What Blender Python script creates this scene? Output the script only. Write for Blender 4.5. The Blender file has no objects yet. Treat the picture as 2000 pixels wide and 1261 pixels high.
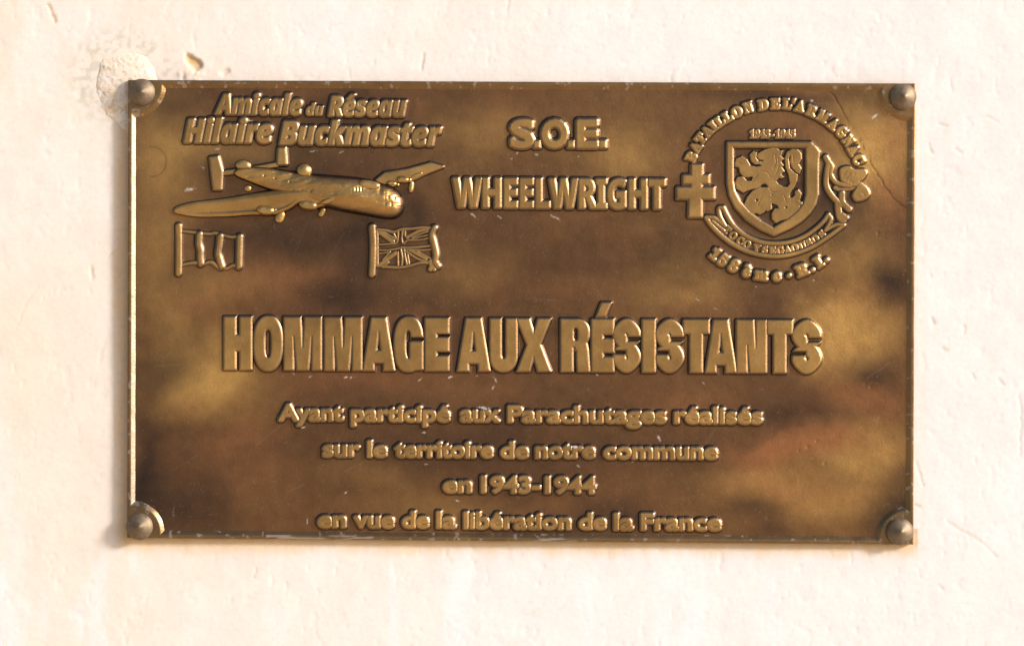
import bpy, math, random
import numpy as np

rng = np.random.default_rng(7)
S = 0.00026                    # metres per pixel-sized unit of the plaque drawing (plaque about 0.40 m wide)
ZC = 1.55                      # height of the drawing centre above z = 0
U0, V0 = 1000.0, 630.5         # drawing centre
FIELD = 11.0                   # field of the plate stands this many units off the wall
scene = bpy.context.scene
C = scene.collection

# ------------------------------------------------------------------ camera, light, exposure
DIST = 1.65
UC = 640.0                     # foot of the camera's axis on the plaque
cd = bpy.data.cameras.new('camera')
cam = bpy.data.objects.new('camera', cd); C.objects.link(cam); scene.camera = cam
cam.location = ((UC - U0) * S, -FIELD * S - DIST, ZC)
cam.rotation_euler = (math.pi / 2, 0, 0)
cd.sensor_width = 36.0
cd.lens = 36.0 * DIST / (2000 * S)
cd.shift_x = (U0 - UC) / 2000.0
cd.clip_start = 0.05; cd.clip_end = 400

SUN_AZ, SUN_EL = math.radians(65), math.radians(21)     # azimuth from the wall's normal towards the right
sd = bpy.data.lights.new('sun', 'SUN'); sun = bpy.data.objects.new('sun', sd); C.objects.link(sun)
sd.energy = 4.3; sd.angle = math.radians(9); sd.color = (1.0, 0.985, 0.975)
dx, dy, dz = math.cos(SUN_EL) * math.sin(SUN_AZ), -math.cos(SUN_EL) * math.cos(SUN_AZ), math.sin(SUN_EL)
from mathutils import Vector
sun.rotation_euler = Vector((dx, dy, dz)).to_track_quat('Z', 'Y').to_euler()
sun.location = (1.5, -1.5, 3)

w = bpy.data.worlds.new('World'); scene.world = w; w.use_nodes = True
nt = w.node_tree; bg = nt.nodes['Background']
sky = nt.nodes.new('ShaderNodeTexSky'); sky.sky_type = 'NISHITA'; sky.sun_disc = False
sky.sun_elevation = SUN_EL; sky.sun_rotation = math.atan2(dx, dy)
nt.links.new(sky.outputs[0], bg.inputs[0]); bg.inputs[1].default_value = 0.15
sky.air_density = .8; sky.dust_density = 3.0; sky.ozone_density = .4
scene.view_settings.view_transform = 'Standard'; scene.view_settings.look = 'None'
scene.view_settings.exposure = -0.05; scene.view_settings.gamma = 1

# ------------------------------------------------------------------ numpy helpers
def X_(u): return (np.asarray(u, float) - U0) * S
def Z_(v): return (V0 - np.asarray(v, float)) * S

def hash2(ix, iy, seed):
    n = (ix.astype(np.int64) * 374761393 + iy.astype(np.int64) * 668265263 + seed * 144269504) & 0x7fffffff
    n = ((n ^ (n >> 13)) * 1274126177) & 0x7fffffff
    return ((n ^ (n >> 16)) & 0xffff) / 65535.0
def vnoise(x, y, seed=0):
    ix, iy = np.floor(x), np.floor(y); fx, fy = x - ix, y - iy
    fx, fy = fx * fx * (3 - 2 * fx), fy * fy * (3 - 2 * fy)
    a, b = hash2(ix, iy, seed), hash2(ix + 1, iy, seed)
    c, d = hash2(ix, iy + 1, seed), hash2(ix + 1, iy + 1, seed)
    return (a + (b - a) * fx) * (1 - fy) + (c + (d - c) * fx) * fy
def fbm(x, y, seed=0, n=4):
    r = np.zeros_like(np.asarray(x, float)); a = 0.5
    for k in range(n):
        r += a * vnoise(x, y, seed + 17 * k); x, y, a = x * 2.03 + 3.1, y * 2.03 + 1.7, a * 0.5
    return r / (1 - 0.5 ** n)
def sstep(a, b, x):
    t = np.clip((x - a) / (b - a), 0, 1); return t * t * (3 - 2 * t)

def seg_dist(segs, U, V):
    """distance to a list of segments (u0, v0, u1, v1)"""
    sh = U.shape; p = U.ravel(); q = V.ravel(); out = np.full(p.shape, 1e9)
    for s in np.asarray(segs, float):
        du, dv = s[2] - s[0], s[3] - s[1]; l = du * du + dv * dv
        t = np.clip(((p - s[0]) * du + (q - s[1]) * dv) / l, 0, 1) if l > 1e-12 else 0.0
        np.minimum(out, (p - s[0] - t * du) ** 2 + (q - s[1] - t * dv) ** 2, out=out)
    return np.sqrt(out).reshape(sh)
def loop_segs(pts):
    pts = np.asarray(pts, float); return np.hstack([pts, np.roll(pts, -1, 0)])
def line_segs(pts):
    pts = np.asarray(pts, float); return np.hstack([pts[:-1], pts[1:]])
def poly_sdf(loops, U, V):
    """signed distance (negative inside), non-zero winding"""
    wind = np.zeros(U.shape); segs = []
    for L in loops:
        for a, b, c, d in loop_segs(L):
            segs.append((a, b, c, d))
            up = (b <= V) & (d > V); dn = (b > V) & (d <= V)
            if up.any() or dn.any():
                cr = (c - a) * (V - b) - (U - a) * (d - b)
                wind += np.where(up & (cr > 0), 1, 0) - np.where(dn & (cr < 0), 1, 0)
    D = seg_dist(segs, U, V)
    return np.where(wind != 0, -D, D)
def line_sdf(pts, r, U, V): return seg_dist(line_segs(pts), U, V) - r
def ell_sdf(cu, cv, ru, rv, U, V, ang=0.0, p=2.0):
    c, s = math.cos(ang), math.sin(ang); x, y = U - cu, V - cv
    x, y = x * c + y * s, -x * s + y * c
    x, y = np.abs(x) + 1e-6, np.abs(y) + 1e-6
    k = ((x / ru) ** p + (y / rv) ** p) ** (1 / p)
    g = k ** (1 - p) * np.hypot(x ** (p - 1) / ru ** p, y ** (p - 1) / rv ** p)
    return np.maximum((k - 1) / np.maximum(g, 1e-6), -min(ru, rv))
def rect_sdf(u0, v0, u1, v1, U, V):
    a = np.abs(U - (u0 + u1) / 2) - abs(u1 - u0) / 2; b = np.abs(V - (v0 + v1) / 2) - abs(v1 - v0) / 2
    return np.minimum(np.maximum(a, b), 0) + np.hypot(np.maximum(a, 0), np.maximum(b, 0))
def smooth_path(pts, n=6, closed=False):
    pts = np.asarray(pts, float); N = len(pts); out = []
    for i in range(N if closed else N - 1):
        if closed: p0, p1, p2, p3 = (pts[(i + k) % N] for k in (-1, 0, 1, 2))
        else: p0, p1, p2, p3 = pts[max(i - 1, 0)], pts[i], pts[i + 1], pts[min(i + 2, N - 1)]
        for t in np.linspace(0, 1, n, endpoint=False):
            out.append(0.5 * (2 * p1 + (p2 - p0) * t + (2 * p0 - 5 * p1 + 4 * p2 - p3) * t * t + (3 * p1 - p0 - 3 * p2 + p3) * t ** 3))
    if not closed: out.append(pts[-1])
    return np.array(out)
def grid(u0, v0, u1, v1, st):
    return np.meshgrid(np.arange(u0, u1 + st, st), np.arange(v0, v1 + st, st))
def frame(sc, ou, ov, pts):                        # points read off an enlargement
    return [(ou + x / sc, ov + y / sc) for x, y in pts]

# ------------------------------------------------------------------ patina of the bronze (own colours of the metal)
GOLD = np.array((0.68, 0.395, 0.13)); BROWN = np.array((0.205, 0.105, 0.050)); DARK = np.array((0.036, 0.028, 0.027)); COPPER = np.array((0.46, 0.20, 0.085))
PAT = [  # kind, u, v, radius u, radius v, strength
    ('g', 320, 300, 60, 90, .7), ('g', 400, 745, 85, 55, .95), ('g', 440, 690, 40, 55, .6), ('g', 330, 640, 50, 70, .45), ('g', 950, 265, 90, 40, .35),
    ('g', 1210, 300, 70, 60, .5), ('g', 1700, 300, 70, 75, .95), ('g', 1655, 660, 75, 60, .95), ('g', 1600, 600, 60, 45, .45), ('g', 1480, 940, 90, 40, .6),
    ('g', 1690, 880, 80, 50, .8), ('g', 1560, 480, 80, 60, .45), ('g', 1690, 500, 70, 60, .4), ('g', 890, 520, 120, 60, .35), ('g', 430, 560, 70, 40, .35), ('g', 1330, 560, 90, 35, .4),
    ('g', 480, 300, 110, 40, .4), ('g', 900, 1000, 160, 40, .25), ('g', 1640, 980, 110, 35, .5), ('g', 700, 930, 120, 35, .2), ('g', 300, 480, 45, 80, .35), ('g', 1590, 720, 40, 40, .4),
    ('c', 560, 555, 140, 35, .6), ('c', 700, 745, 160, 28, .55), ('c', 470, 890, 90, 90, .45), ('c', 1455, 905, 60, 22, .9), ('c', 1530, 882, 70, 22, 1.0), ('c', 1605, 850, 70, 20, .9), ('c', 1690, 775, 95, 32, .9), ('c', 1350, 800, 100, 40, .25),
    ('c', 1600, 860, 90, 25, .5), ('c', 1500, 960, 110, 25, .45), ('c', 1745, 280, 30, 60, .5), ('c', 400, 600, 60, 40, .35), ('c', 1730, 390, 40, 40, .5), ('c', 800, 620, 120, 22, .35),
    ('d', 650, 590, 75, 42, .5), ('d', 320, 740, 50, 55, .5), ('d', 360, 990, 110, 60, .55), ('d', 1330, 500, 130, 80, .45), ('d', 1720, 730, 50, 38, .5), ('d', 1735, 540, 40, 40, .55),
    ('d', 1740, 1000, 60, 60, .8), ('d', 650, 220, 120, 30, .35), ('d', 1500, 190, 160, 22, .55), ('d', 1520, 350, 110, 110, .35), ('d', 700, 520, 60, 70, .3), ('d', 330, 200, 70, 35, .4),
    ('d', 1380, 940, 90, 60, .35), ('d', 900, 870, 260, 60, .25), ('d', 1200, 1010, 140, 30, .3), ('d', 1500, 1010, 70, 40, .35), ('d', 290, 900, 30, 120, .5), ('d', 1260, 640, 300, 22, .35), ('d', 590, 460, 220, 30, .35),
    ('d', 806, 398, 24, 44, .4), ('d', 600, 330, 190, 70, .25),
    ('d', 1640, 400, 50, 60, .4), ('d', 1560, 820, 70, 35, .4), ('d', 1700, 200, 70, 40, .35),
]
SPOTS = [  # pale polish residue: u, v, length, width, angle in degrees
    (1708, 227, 11, 3.5, -35), (925, 421, 12, 1.6, 40), (975, 424, 8, 1.3, 35), (1083, 424, 14, 1.6, 28), (606, 736, 6, 1.8, -30), (686, 737, 4, 1.6, -40), (880, 736, 7, 2.0, -20), (676, 737, 6, 2.6, 5),
    (573, 730, 5, 1.5, 60), (820, 741, 6, 1.4, -40), (968, 741, 8, 1.6, 55), (963, 757, 6, 2.0, -60), (930, 733, 5, 1.4, 0), (1373, 747, 5, 1.4, 30), (1166, 731, 5, 1.2, 45), (1362, 585, 6, 1.2, 30), (1398, 603, 6, 1.2, 20),
    (828, 845, 5, 1.8, -10), (592, 834, 7, 1.8, -12), (676, 961, 4, 1.8, -25), (832, 906, 5, 1.2, 20), (425, 291, 8, 2.4, 0), (612, 295, 9, 1.4, -8), (666, 298, 8, 1.2, -20), (370, 370, 14, 4, -10), (489, 236, 6, 1.4, 0),
    (397, 328, 5, 1.5, 20), (1586, 197, 5, 2.5, 45), (945, 796, 16, 3.0, 4), (1121, 872, 12, 3.0, 6), (339, 1000, 1.1, 28, 0), (276, 981, 3, 2.4, -60), (600, 1018, 1.0, 14, 8), (1287, 855, 8, 3, 60), (1130, 910, 5, 2, 40), (893, 977, 6, 1.6, 10),
    (1235, 901, 5, 1.2, -10), (1476, 560, 3, 1.6, 40), (1590, 548, 3, 1.4, 30), (700, 205, 6, 1.3, 70), (1000, 310, 3, 1.6, 20), (1130, 306, 3, 1.4, 40), (1010, 299, 5, 1.6, -60), (1048, 302, 5, 1.8, 30),
]
def patina(U, V):
    wu = U + 70 * (fbm(U / 110, V / 80, 3, 3) - .5) + 8 * (fbm(U / 16, V / 16, 5, 3) - .5)
    wv = V + 60 * (fbm(U / 120, V / 80, 9, 3) - .5) + 8 * (fbm(U / 16, V / 16, 11, 3) - .5)
    acc = {'g': np.zeros_like(U), 'c': np.zeros_like(U), 'd': np.zeros_like(U)}
    for k, u, v, ru, rv, s in PAT:
        acc[k] += s * np.exp(-(((wu - u) / ru) ** 2 + ((wv - v) / rv) ** 2) * 0.9)
    n1, n2 = fbm(U / 170, V / 110, 21, 3), fbm(U / 110, V / 70, 33, 3)
    g = np.clip(acc['g'] + 0.30 * (n1 - .5), 0, 1); c = np.clip(acc['c'] + 0.5 * (n2 - .5), 0, 1); d = np.clip(acc['d'] + 0.7 * (.45 - n1), 0, 1)
    col = np.broadcast_to(BROWN, U.shape + (3,)).copy()
    for m, t in ((g, GOLD), (c * .9, COPPER), (np.clip(d * 1.25, 0, .95), DARK)):
        col += (t - col) * m[..., None]
    return col
def residue(U, V):
    r = np.zeros_like(U)
    for u, v, a, b, ang in SPOTS:
        m = (np.abs(U - u) < 34) & (np.abs(V - v) < 34)
        if m.any():
            t = math.radians(ang); x, y = U[m] - u, V[m] - v
            x, y = x * math.cos(t) + y * math.sin(t), -x * math.sin(t) + y * math.cos(t)
            y = y + 2.0 * (vnoise(U[m] / 5, V[m] / 5, 3) - .5)
            q = np.exp(-((x / a) ** 2 + (y / b) ** 2)) * (0.55 + 0.9 * vnoise(U[m] / 2.3, V[m] / 2.3, 8))
            r[m] = np.maximum(r[m], .75 * sstep(.35, .95, q))
    return r

# ------------------------------------------------------------------ materials
def mat(name):
    m = bpy.data.materials.new(name); m.use_nodes = True
    return m, m.node_tree.nodes, m.node_tree.links, m.node_tree.nodes['Principled BSDF']
def noise_node(N, L, co, scale, detail=3, rough=.55):
    n = N.new('ShaderNodeTexNoise'); n.inputs['Scale'].default_value = scale; n.inputs['Detail'].default_value = detail; n.inputs['Roughness'].default_value = rough
    L.new(co, n.inputs['Vector']); return n
def ramp(N, L, src, lo, hi, a, b):
    r = N.new('ShaderNodeMapRange'); L.new(src, r.inputs[0])
    for i, x in enumerate((lo, hi, a, b)): r.inputs[i + 1].default_value = x
    return r.outputs[0]

def bronze_material():
    m, N, L, B = mat('patinated_bronze')
    at = N.new('ShaderNodeAttribute'); at.attribute_name = 'patina'
    geo = N.new('ShaderNodeTexCoord'); co = geo.outputs['Object']
    n1 = noise_node(N, L, co, 900, 4); n2 = noise_node(N, L, co, 160, 5); n3 = noise_node(N, L, co, 2600, 2)
    mul = N.new('ShaderNodeVectorMath'); mul.operation = 'SCALE'; L.new(at.outputs['Color'], mul.inputs[0])
    s1 = ramp(N, L, n1.outputs[0], .3, .7, .93, 1.07); s2 = ramp(N, L, n2.outputs[0], .3, .7, .93, 1.07)
    mm = N.new('ShaderNodeMath'); mm.operation = 'MULTIPLY'; L.new(s1, mm.inputs[0]); L.new(s2, mm.inputs[1]); L.new(mm.outputs[0], mul.inputs['Scale'])
    mix = N.new('ShaderNodeMix'); mix.data_type = 'RGBA'; L.new(at.outputs['Alpha'], mix.inputs['Factor']); L.new(mul.outputs[0], mix.inputs['A']); mix.inputs['B'].default_value = (.62, .60, .58, 1)
    L.new(mix.outputs['Result'], B.inputs['Base Color'])
    met = N.new('ShaderNodeMath'); met.operation = 'MULTIPLY_ADD'; L.new(at.outputs['Alpha'], met.inputs[0]); met.inputs[1].default_value = -.85; met.inputs[2].default_value = .92
    L.new(met.outputs[0], B.inputs['Metallic'])
    L.new(ramp(N, L, n2.outputs[0], .3, .7, .31, .39), B.inputs['Roughness'])
    b1 = N.new('ShaderNodeBump'); b1.inputs['Strength'].default_value = .12; b1.inputs['Distance'].default_value = .00018; L.new(n3.outputs[0], b1.inputs['Height'])
    b2 = N.new('ShaderNodeBump'); b2.inputs['Strength'].default_value = .2; b2.inputs['Distance'].default_value = .0005; L.new(n1.outputs[0], b2.inputs['Height']); L.new(b1.outputs[0], b2.inputs['Normal'])
    L.new(b2.outputs[0], B.inputs['Normal'])
    B.inputs['Coat Weight'].default_value = .12; B.inputs['Coat Roughness'].default_value = .3; L.new(b2.outputs[0], B.inputs['Coat Normal'])   # wax
    return m
BRONZE = bronze_material()

def steel_material():
    m, N, L, B = mat('dull_nickel')
    geo = N.new('ShaderNodeTexCoord'); n = noise_node(N, L, geo.outputs['Object'], 420, 5)
    r = N.new('ShaderNodeValToRGB'); L.new(n.outputs[0], r.inputs[0])
    r.color_ramp.elements[0].position = .3; r.color_ramp.elements[0].color = (.17, .125, .083, 1); r.color_ramp.elements[1].position = .72; r.color_ramp.elements[1].color = (.27, .205, .14, 1)
    L.new(r.outputs[0], B.inputs['Base Color']); B.inputs['Metallic'].default_value = .75
    L.new(ramp(N, L, n.outputs[0], .3, .7, .5, .65), B.inputs['Roughness'])
    bp = N.new('ShaderNodeBump'); bp.inputs['Strength'].default_value = .15; bp.inputs['Distance'].default_value = .0003; L.new(n.outputs[0], bp.inputs['Height']); L.new(bp.outputs[0], B.inputs['Normal'])
    return m
STEEL = steel_material()

def plaster_material(name, rough_scale=1.0):
    m, N, L, B = mat(name)
    at = N.new('ShaderNodeAttribute'); at.attribute_name = 'wash'
    geo = N.new('ShaderNodeTexCoord'); co = geo.outputs['Object']
    n1 = noise_node(N, L, co, 55, 6, .6); n2 = noise_node(N, L, co, 420, 4, .6); n3 = noise_node(N, L, co, 9, 5)
    sc = N.new('ShaderNodeVectorMath'); sc.operation = 'SCALE'; L.new(at.outputs['Color'], sc.inputs[0])
    a = ramp(N, L, n1.outputs[0], .3, .7, .965, 1.03); b = ramp(N, L, n2.outputs[0], .25, .6, .97, 1.015)
    mm = N.new('ShaderNodeMath'); mm.operation = 'MULTIPLY'; L.new(a, mm.inputs[0]); L.new(b, mm.inputs[1]); L.new(mm.outputs[0], sc.inputs['Scale'])
    L.new(sc.outputs[0], B.inputs['Base Color']); B.inputs['Roughness'].default_value = .95; B.inputs['Specular IOR Level'].default_value = .15
    b1 = N.new('ShaderNodeBump'); b1.inputs['Strength'].default_value = .06 * rough_scale; b1.inputs['Distance'].default_value = .0012; L.new(n2.outputs[0], b1.inputs['Height'])
    b2 = N.new('ShaderNodeBump'); b2.inputs['Strength'].default_value = .05 * rough_scale; b2.inputs['Distance'].default_value = .004; L.new(n1.outputs[0], b2.inputs['Height']); L.new(b1.outputs[0], b2.inputs['Normal'])
    L.new(b2.outputs[0], B.inputs['Normal'])
    return m
PLASTER = plaster_material('limewashed_plaster'); MORTAR = plaster_material('patched_mortar', 1.3)

# ------------------------------------------------------------------ mesh building
def raw_mesh(name, co, quads, material, colour=None, attr='patina', smooth=True):
    me = bpy.data.meshes.new(name)
    n, q = len(co), len(quads); k = quads.shape[1]
    me.vertices.add(n); me.vertices.foreach_set('co', np.ascontiguousarray(co, np.float32).ravel())
    me.loops.add(q * k); me.loops.foreach_set('vertex_index', np.ascontiguousarray(quads, np.int32).ravel())
    me.polygons.add(q); me.polygons.foreach_set('loop_start', np.arange(0, q * k, k, dtype=np.int32)); me.polygons.foreach_set('loop_total', np.full(q, k, np.int32))
    if smooth: me.polygons.foreach_set('use_smooth', np.ones(q, bool))
    me.update(calc_edges=True)
    if colour is not None:
        a = me.attributes.new(attr, 'FLOAT_COLOR', 'POINT'); a.data.foreach_set('color', np.ascontiguousarray(colour, np.float32).ravel())
    me.materials.append(material)
    return me
def link(name, me, parent=None, label=None):
    o = bpy.data.objects.new(name, me); C.objects.link(o)
    if parent is not None: o.parent = parent
    if label: o['label'] = label
    return o
def empty(name, loc=(0, 0, 0), parent=None, label=None):
    o = bpy.data.objects.new(name, None); C.objects.link(o); o.location = loc; o.empty_display_size = .02
    if parent is not None: o.parent = parent
    if label: o['label'] = label
    return o
def grid_quads(nv, nu, keep):
    idx = np.arange(nv * nu).reshape(nv, nu)
    a, b, c, d = idx[:-1, :-1], idx[:-1, 1:], idx[1:, 1:], idx[1:, :-1]
    return np.stack([d, c, b, a], -1)[keep]           # faces the camera (-Y)
def relief(name, U, V, Hh, parent, polish=None, floor=-1.0, label=None, rub=(.86, .98), pkmap=None):
    """height-field casting standing on the plate's field; cells wholly under the field are dropped"""
    Hc = np.maximum(Hh, floor)
    up = Hc > floor + .02
    keep = up[:-1, :-1] | up[:-1, 1:] | up[1:, 1:] | up[1:, :-1]
    q = grid_quads(U.shape[0], U.shape[1], keep)
    used = np.unique(q); remap = np.full(U.size, -1); remap[used] = np.arange(len(used)); q = remap[q]
    u, v, h = U.ravel()[used], V.ravel()[used], Hc.ravel()[used]
    col = patina(u, v)
    if polish is not None:                              # raised faces rubbed bright; sides keep dark patina, deepened as painted shade
        hn = h / max(np.percentile(h, 97), 1e-3); pk = (sstep(rub[0], rub[1], hn) if pkmap is None else pkmap.ravel()[used])[:, None]
        sd_ = DARK + (SIDE - DARK) * sstep(.3, .8, hn)[:, None]; sd_ = sd_ + (col - sd_) * sstep(.5, .0, h)[:, None]
        col = (col * .2 + .8 * sd_) * (1 - pk) + col * pk
        col = col * (1 - polish[0] * pk) + polish[0] * pk * np.asarray(polish[1]) * (.62 + .72 * fbm(u / 55, v / 55, 50))[:, None]
    rgba = np.concatenate([col, residue(u, v)[:, None]], 1)
    co = np.stack([X_(u), -h * S, Z_(v)], 1)
    return link(name, raw_mesh(name, co, q, BRONZE, rgba), parent, label)
def prof(s, H, wd, r=.9):
    """flat top where s<0, drafted side of width wd outside it, rounded shoulder"""
    x = np.maximum(0.5 * (s + np.sqrt(s * s + r * r)) - .18 * r, 0); c = .8 * wd; H = .7 * H   # drafted side, steeper towards its foot
    k = np.minimum(x, c)
    h = H - np.where(x < c, .38 * k + .20 * k * k / c, .58 * c + (x - c) * max(H - .58 * c, .3 * H) / (wd - c))
    return np.maximum(h, np.where(x > c, 1.0 * np.exp(-(x - c) / 2.2) - .16, -9) if H > 3.5 else h)          # small fillet at the foot
def dome(s, R, H):
    t = np.clip(-s / R, 0, 1); return np.where(s < 0, H * np.sqrt(np.maximum(1 - (1 - t) ** 2, 0)), -s * 1.2)
SIDE = np.array((.20, .15, .10)); RAISED = (0.70, (0.58, 0.345, 0.118))

# ------------------------------------------------------------------ the wall
WALLC = np.array((0.80, 0.70, 0.615)); WHITE = np.array((0.80, 0.77, 0.77)); OCHRE = np.array((0.62, 0.40, 0.17)); GREY = np.array((0.60, 0.56, 0.48))
GROOVES = [  # points, half width, depth, ochre amount
    ([(92, 8), (100, 22), (106, 42)], 2.6, 3.0, .8), ([(1790, 900), (1797, 925), (1803, 948)], 1.5, 2.5, .25), ([(1787, 985), (1799, 990)], 1.8, 2.5, .4),
    ([(1850, 1018), (1880, 1036), (1900, 1046), (1928, 1066), (1948, 1088)], 1.8, 1.6, .25), ([(1795, 1115), (1800, 1128)], 1.5, 2, .3), ([(1835, 1142), (1845, 1152)], 1.5, 2, .3),
    ([(176, 520), (180, 545)], 2.2, 2.5, .3), ([(828, 105), (826, 118), (822, 135)], 2.0, 2.5, .35), ([(243, 770), (241, 788)], 2, 2, .4), ([(210, 500), (215, 496), (230, 488)], 1.6, 2, .3),
    ([(1858, 150), (1862, 180)], 1.6, 1.5, .2), ([(1835, 240), (1850, 246)], 1.8, 2, .3), ([(1930, 225), (1952, 238)], 1.6, 1.6, .25), ([(1815, 280), (1822, 300)], 1.8, 2, .25), ([(1867, 290), (1878, 298)], 1.8, 2, .3),
    ([(1993, 770), (1996, 830), (1994, 890)], 1.6, 2, .15), ([(1820, 622), (1826, 632)], 3.0, 3, .3), ([(1885, 635), (1886, 650)], 2.2, 2, .3), ([(1845, 680), (1850, 684)], 3, 2, .3), ([(1950, 740), (1962, 752)], 2, 2, .2), ([(1900, 730), (1908, 740)], 2, 2, .2),
    ([(20, 425), (60, 405), (75, 400)], 1.3, 1.2, .1), ([(75, 560), (50, 590), (30, 640)], 1.3, 1.2, .1), ([(500, 1110), (495, 1128)], 1.6, 1.5, .3), ([(620, 1150), (622, 1158)], 1.6, 1.5, .3),
]
def wall():
    fu = np.arange(-160, 2161, 3.0); fv = np.arange(-160, 1401, 3.0)
    lo_u = -160 - np.geomspace(20, 11000, 16)[::-1]; hi_u = 2160 + np.geomspace(20, 11000, 16)
    lo_v = -160 - np.geomspace(20, 6500, 14)[::-1]; hi_v = 1401 + np.geomspace(20, 5193, 14)
    U, V = np.meshgrid(np.concatenate([lo_u, fu, hi_u]), np.concatenate([lo_v, fv, hi_v]))
    H = 4.0 * (fbm(U / 260, V / 260, 61) - .5) + .8 * (fbm(U / 60, V / 75, 62) - .5) + .4 * (fbm(U / 15, V / 17, 63, 4) - .5)
    H -= .4 * sstep(.68, .8, fbm(U / 22, V / 30, 64, 4))                       # pock marks
    H -= .5 * sstep(.78, .86, fbm(U / 9, V / 30, 68, 3))                       # trowel nicks
    peach = np.clip(.75 - U / 1700 + .9 * (fbm(U / 330, V / 330, 70) - .5), 0, 1)
    col = WALLC + (WHITE - WALLC) * (1 - peach)[..., None]
    lime = sstep(.50, .66, fbm(U / 60, V / 240, 71, 5)) * sstep(780, 1120, V) * .6 + .3 * sstep(.58, .72, fbm(U / 90, V / 260, 72, 5))
    col += (np.array((.82, .80, .83)) - col) * np.clip(lime, 0, 1)[..., None]
    och = np.zeros_like(U)
    for pts, hw, dep, oc in GROOVES:
        pu = [p[0] for p in pts]; pv = [p[1] for p in pts]
        m = (U > min(pu) - 20) & (U < max(pu) + 20) & (V > min(pv) - 20) & (V < max(pv) + 20)
        d = seg_dist(line_segs(pts), U[m] + 5 * (vnoise(U[m] / 6, V[m] / 6, 80) - .5), V[m])
        H[m] -= .55 * dep * np.exp(-(d / hw) ** 2); och[m] = np.maximum(och[m], oc * np.exp(-(d / (hw * 1.15)) ** 2))
    # chipped hollow above the plaque's top edge
    m = (U > 320) & (U < 470) & (V > 80) & (V < 190)
    u, v = U[m] + 9 * (fbm(U[m] / 12, V[m] / 12, 81) - .5), V[m] + 9 * (fbm(U[m] / 12, V[m] / 12, 82) - .5)
    s = poly_sdf([[(362, 102), (376, 106), (395, 122), (391, 136), (381, 138), (368, 126), (360, 112)]], u, v)
    H[m] -= 4.5 * sstep(3, -5, s); och[m] = np.maximum(och[m], .85 * sstep(2.5, -3, s) * (.55 + .9 * fbm(U[m] / 9, V[m] / 9, 83)))
    s2 = ell_sdf(372, 147, 28, 13, u, v)
    H[m] += 2.2 * sstep(4, -8, s2) * (fbm(U[m] / 7, V[m] / 7, 84) - .35) * 2.4; och[m] = np.maximum(och[m], .28 * sstep(4, -6, s2) * sstep(.35, .6, fbm(U[m] / 8, V[m] / 8, 85)))
    s3 = ell_sdf(438, 140, 10, 6, u, v); H[m] -= 2.5 * sstep(3, -4, s3); och[m] = np.maximum(och[m], .35 * sstep(3, -4, s3) * vnoise(U[m] / 4, V[m] / 4, 86))
    # rusty stain under the plaque's lower edge, with its warm shade painted in
    drip_shade = 8 + 16 * fbm(U / 14, V * 0 + 3, 87, 3) ** 1.5
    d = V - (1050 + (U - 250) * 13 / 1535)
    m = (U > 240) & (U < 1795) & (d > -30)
    och = np.maximum(och, np.where(m, .8 * np.exp(-np.maximum(d, 0) / drip_shade) * (.4 + .9 * fbm(U / 18, V / 40, 88)), 0))
    och = np.maximum(och, .08 * sstep(.68, .78, fbm(U / 8, V / 11, 89, 3)))
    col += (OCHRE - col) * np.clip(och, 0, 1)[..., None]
    # plaque's warm cast shade painted into the plaster colour, mostly left and below
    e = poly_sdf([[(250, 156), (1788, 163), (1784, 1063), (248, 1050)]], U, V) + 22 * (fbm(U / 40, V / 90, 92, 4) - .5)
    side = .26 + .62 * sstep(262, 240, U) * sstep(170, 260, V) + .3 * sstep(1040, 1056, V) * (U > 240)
    warm_shade = np.clip(side * sstep(34, 8, e) * (.65 + .7 * fbm(U / 25, V / 60, 93)), 0, .75); warm_shade = np.where(U > 1786, .25 * warm_shade, warm_shade); warm_shade = np.where(V < 158, .3 * warm_shade, warm_shade)
    col += (np.array((.78, .56, .32)) - col) * warm_shade[..., None]
    # grey grime speckles round the mortar patch and the plaque's left edge
    dm = np.hypot((U - 240) / 1.0, V - 165)
    gr = np.exp(-((dm - 78) / 34) ** 2) * sstep(330, 150, V) * (U < 420) * sstep(.42, .66, fbm(U / 9, V / 9, 90, 4)) * .85
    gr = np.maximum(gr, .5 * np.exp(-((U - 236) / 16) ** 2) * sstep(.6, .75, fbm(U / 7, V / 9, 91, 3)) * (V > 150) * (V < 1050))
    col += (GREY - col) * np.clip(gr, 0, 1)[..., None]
    keep = np.ones((U.shape[0] - 1, U.shape[1] - 1), bool)
    q = grid_quads(U.shape[0], U.shape[1], keep)
    co = np.stack([X_(U.ravel()), -H.ravel() * S, Z_(V.ravel())], 1)
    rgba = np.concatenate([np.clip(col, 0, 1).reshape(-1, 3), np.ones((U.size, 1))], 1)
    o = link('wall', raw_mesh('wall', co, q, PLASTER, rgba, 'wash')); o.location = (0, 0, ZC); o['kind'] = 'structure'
    o['label'] = 'cream limewashed plaster wall with small nicks and cracks'
    # mortar daubed round the plaque's top left fixing
    U, V = grid(150, 70, 340, 290, 1.5)
    u = U + 12 * (fbm(U / 20, V / 20, 95) - .5) + 5 * (fbm(U / 6, V / 6, 96) - .5); v = V + 12 * (fbm(U / 20, V / 20, 97) - .5) + 5 * (fbm(U / 6, V / 6, 98) - .5)
    s = poly_sdf([smooth_path([(190, 150), (204, 118), (240, 103), (276, 108), (298, 128), (305, 160), (290, 215), (262, 262), (222, 236), (200, 205), (189, 180)], 5, True)], u, v)
    Hm = 6.5 * (1 - np.exp(np.minimum(s, 0) / 30)) + 1.8 * (fbm(U / 13, V / 13, 99, 4) - .5) * sstep(0, -10, s) + .6 * (fbm(U / 4, V / 4, 100, 3) - .5) * sstep(0, -8, s)
    Hm -= 3 * np.exp(-(np.hypot((U - 224) / 5, (V - 194) / 5)) ** 2)
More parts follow.
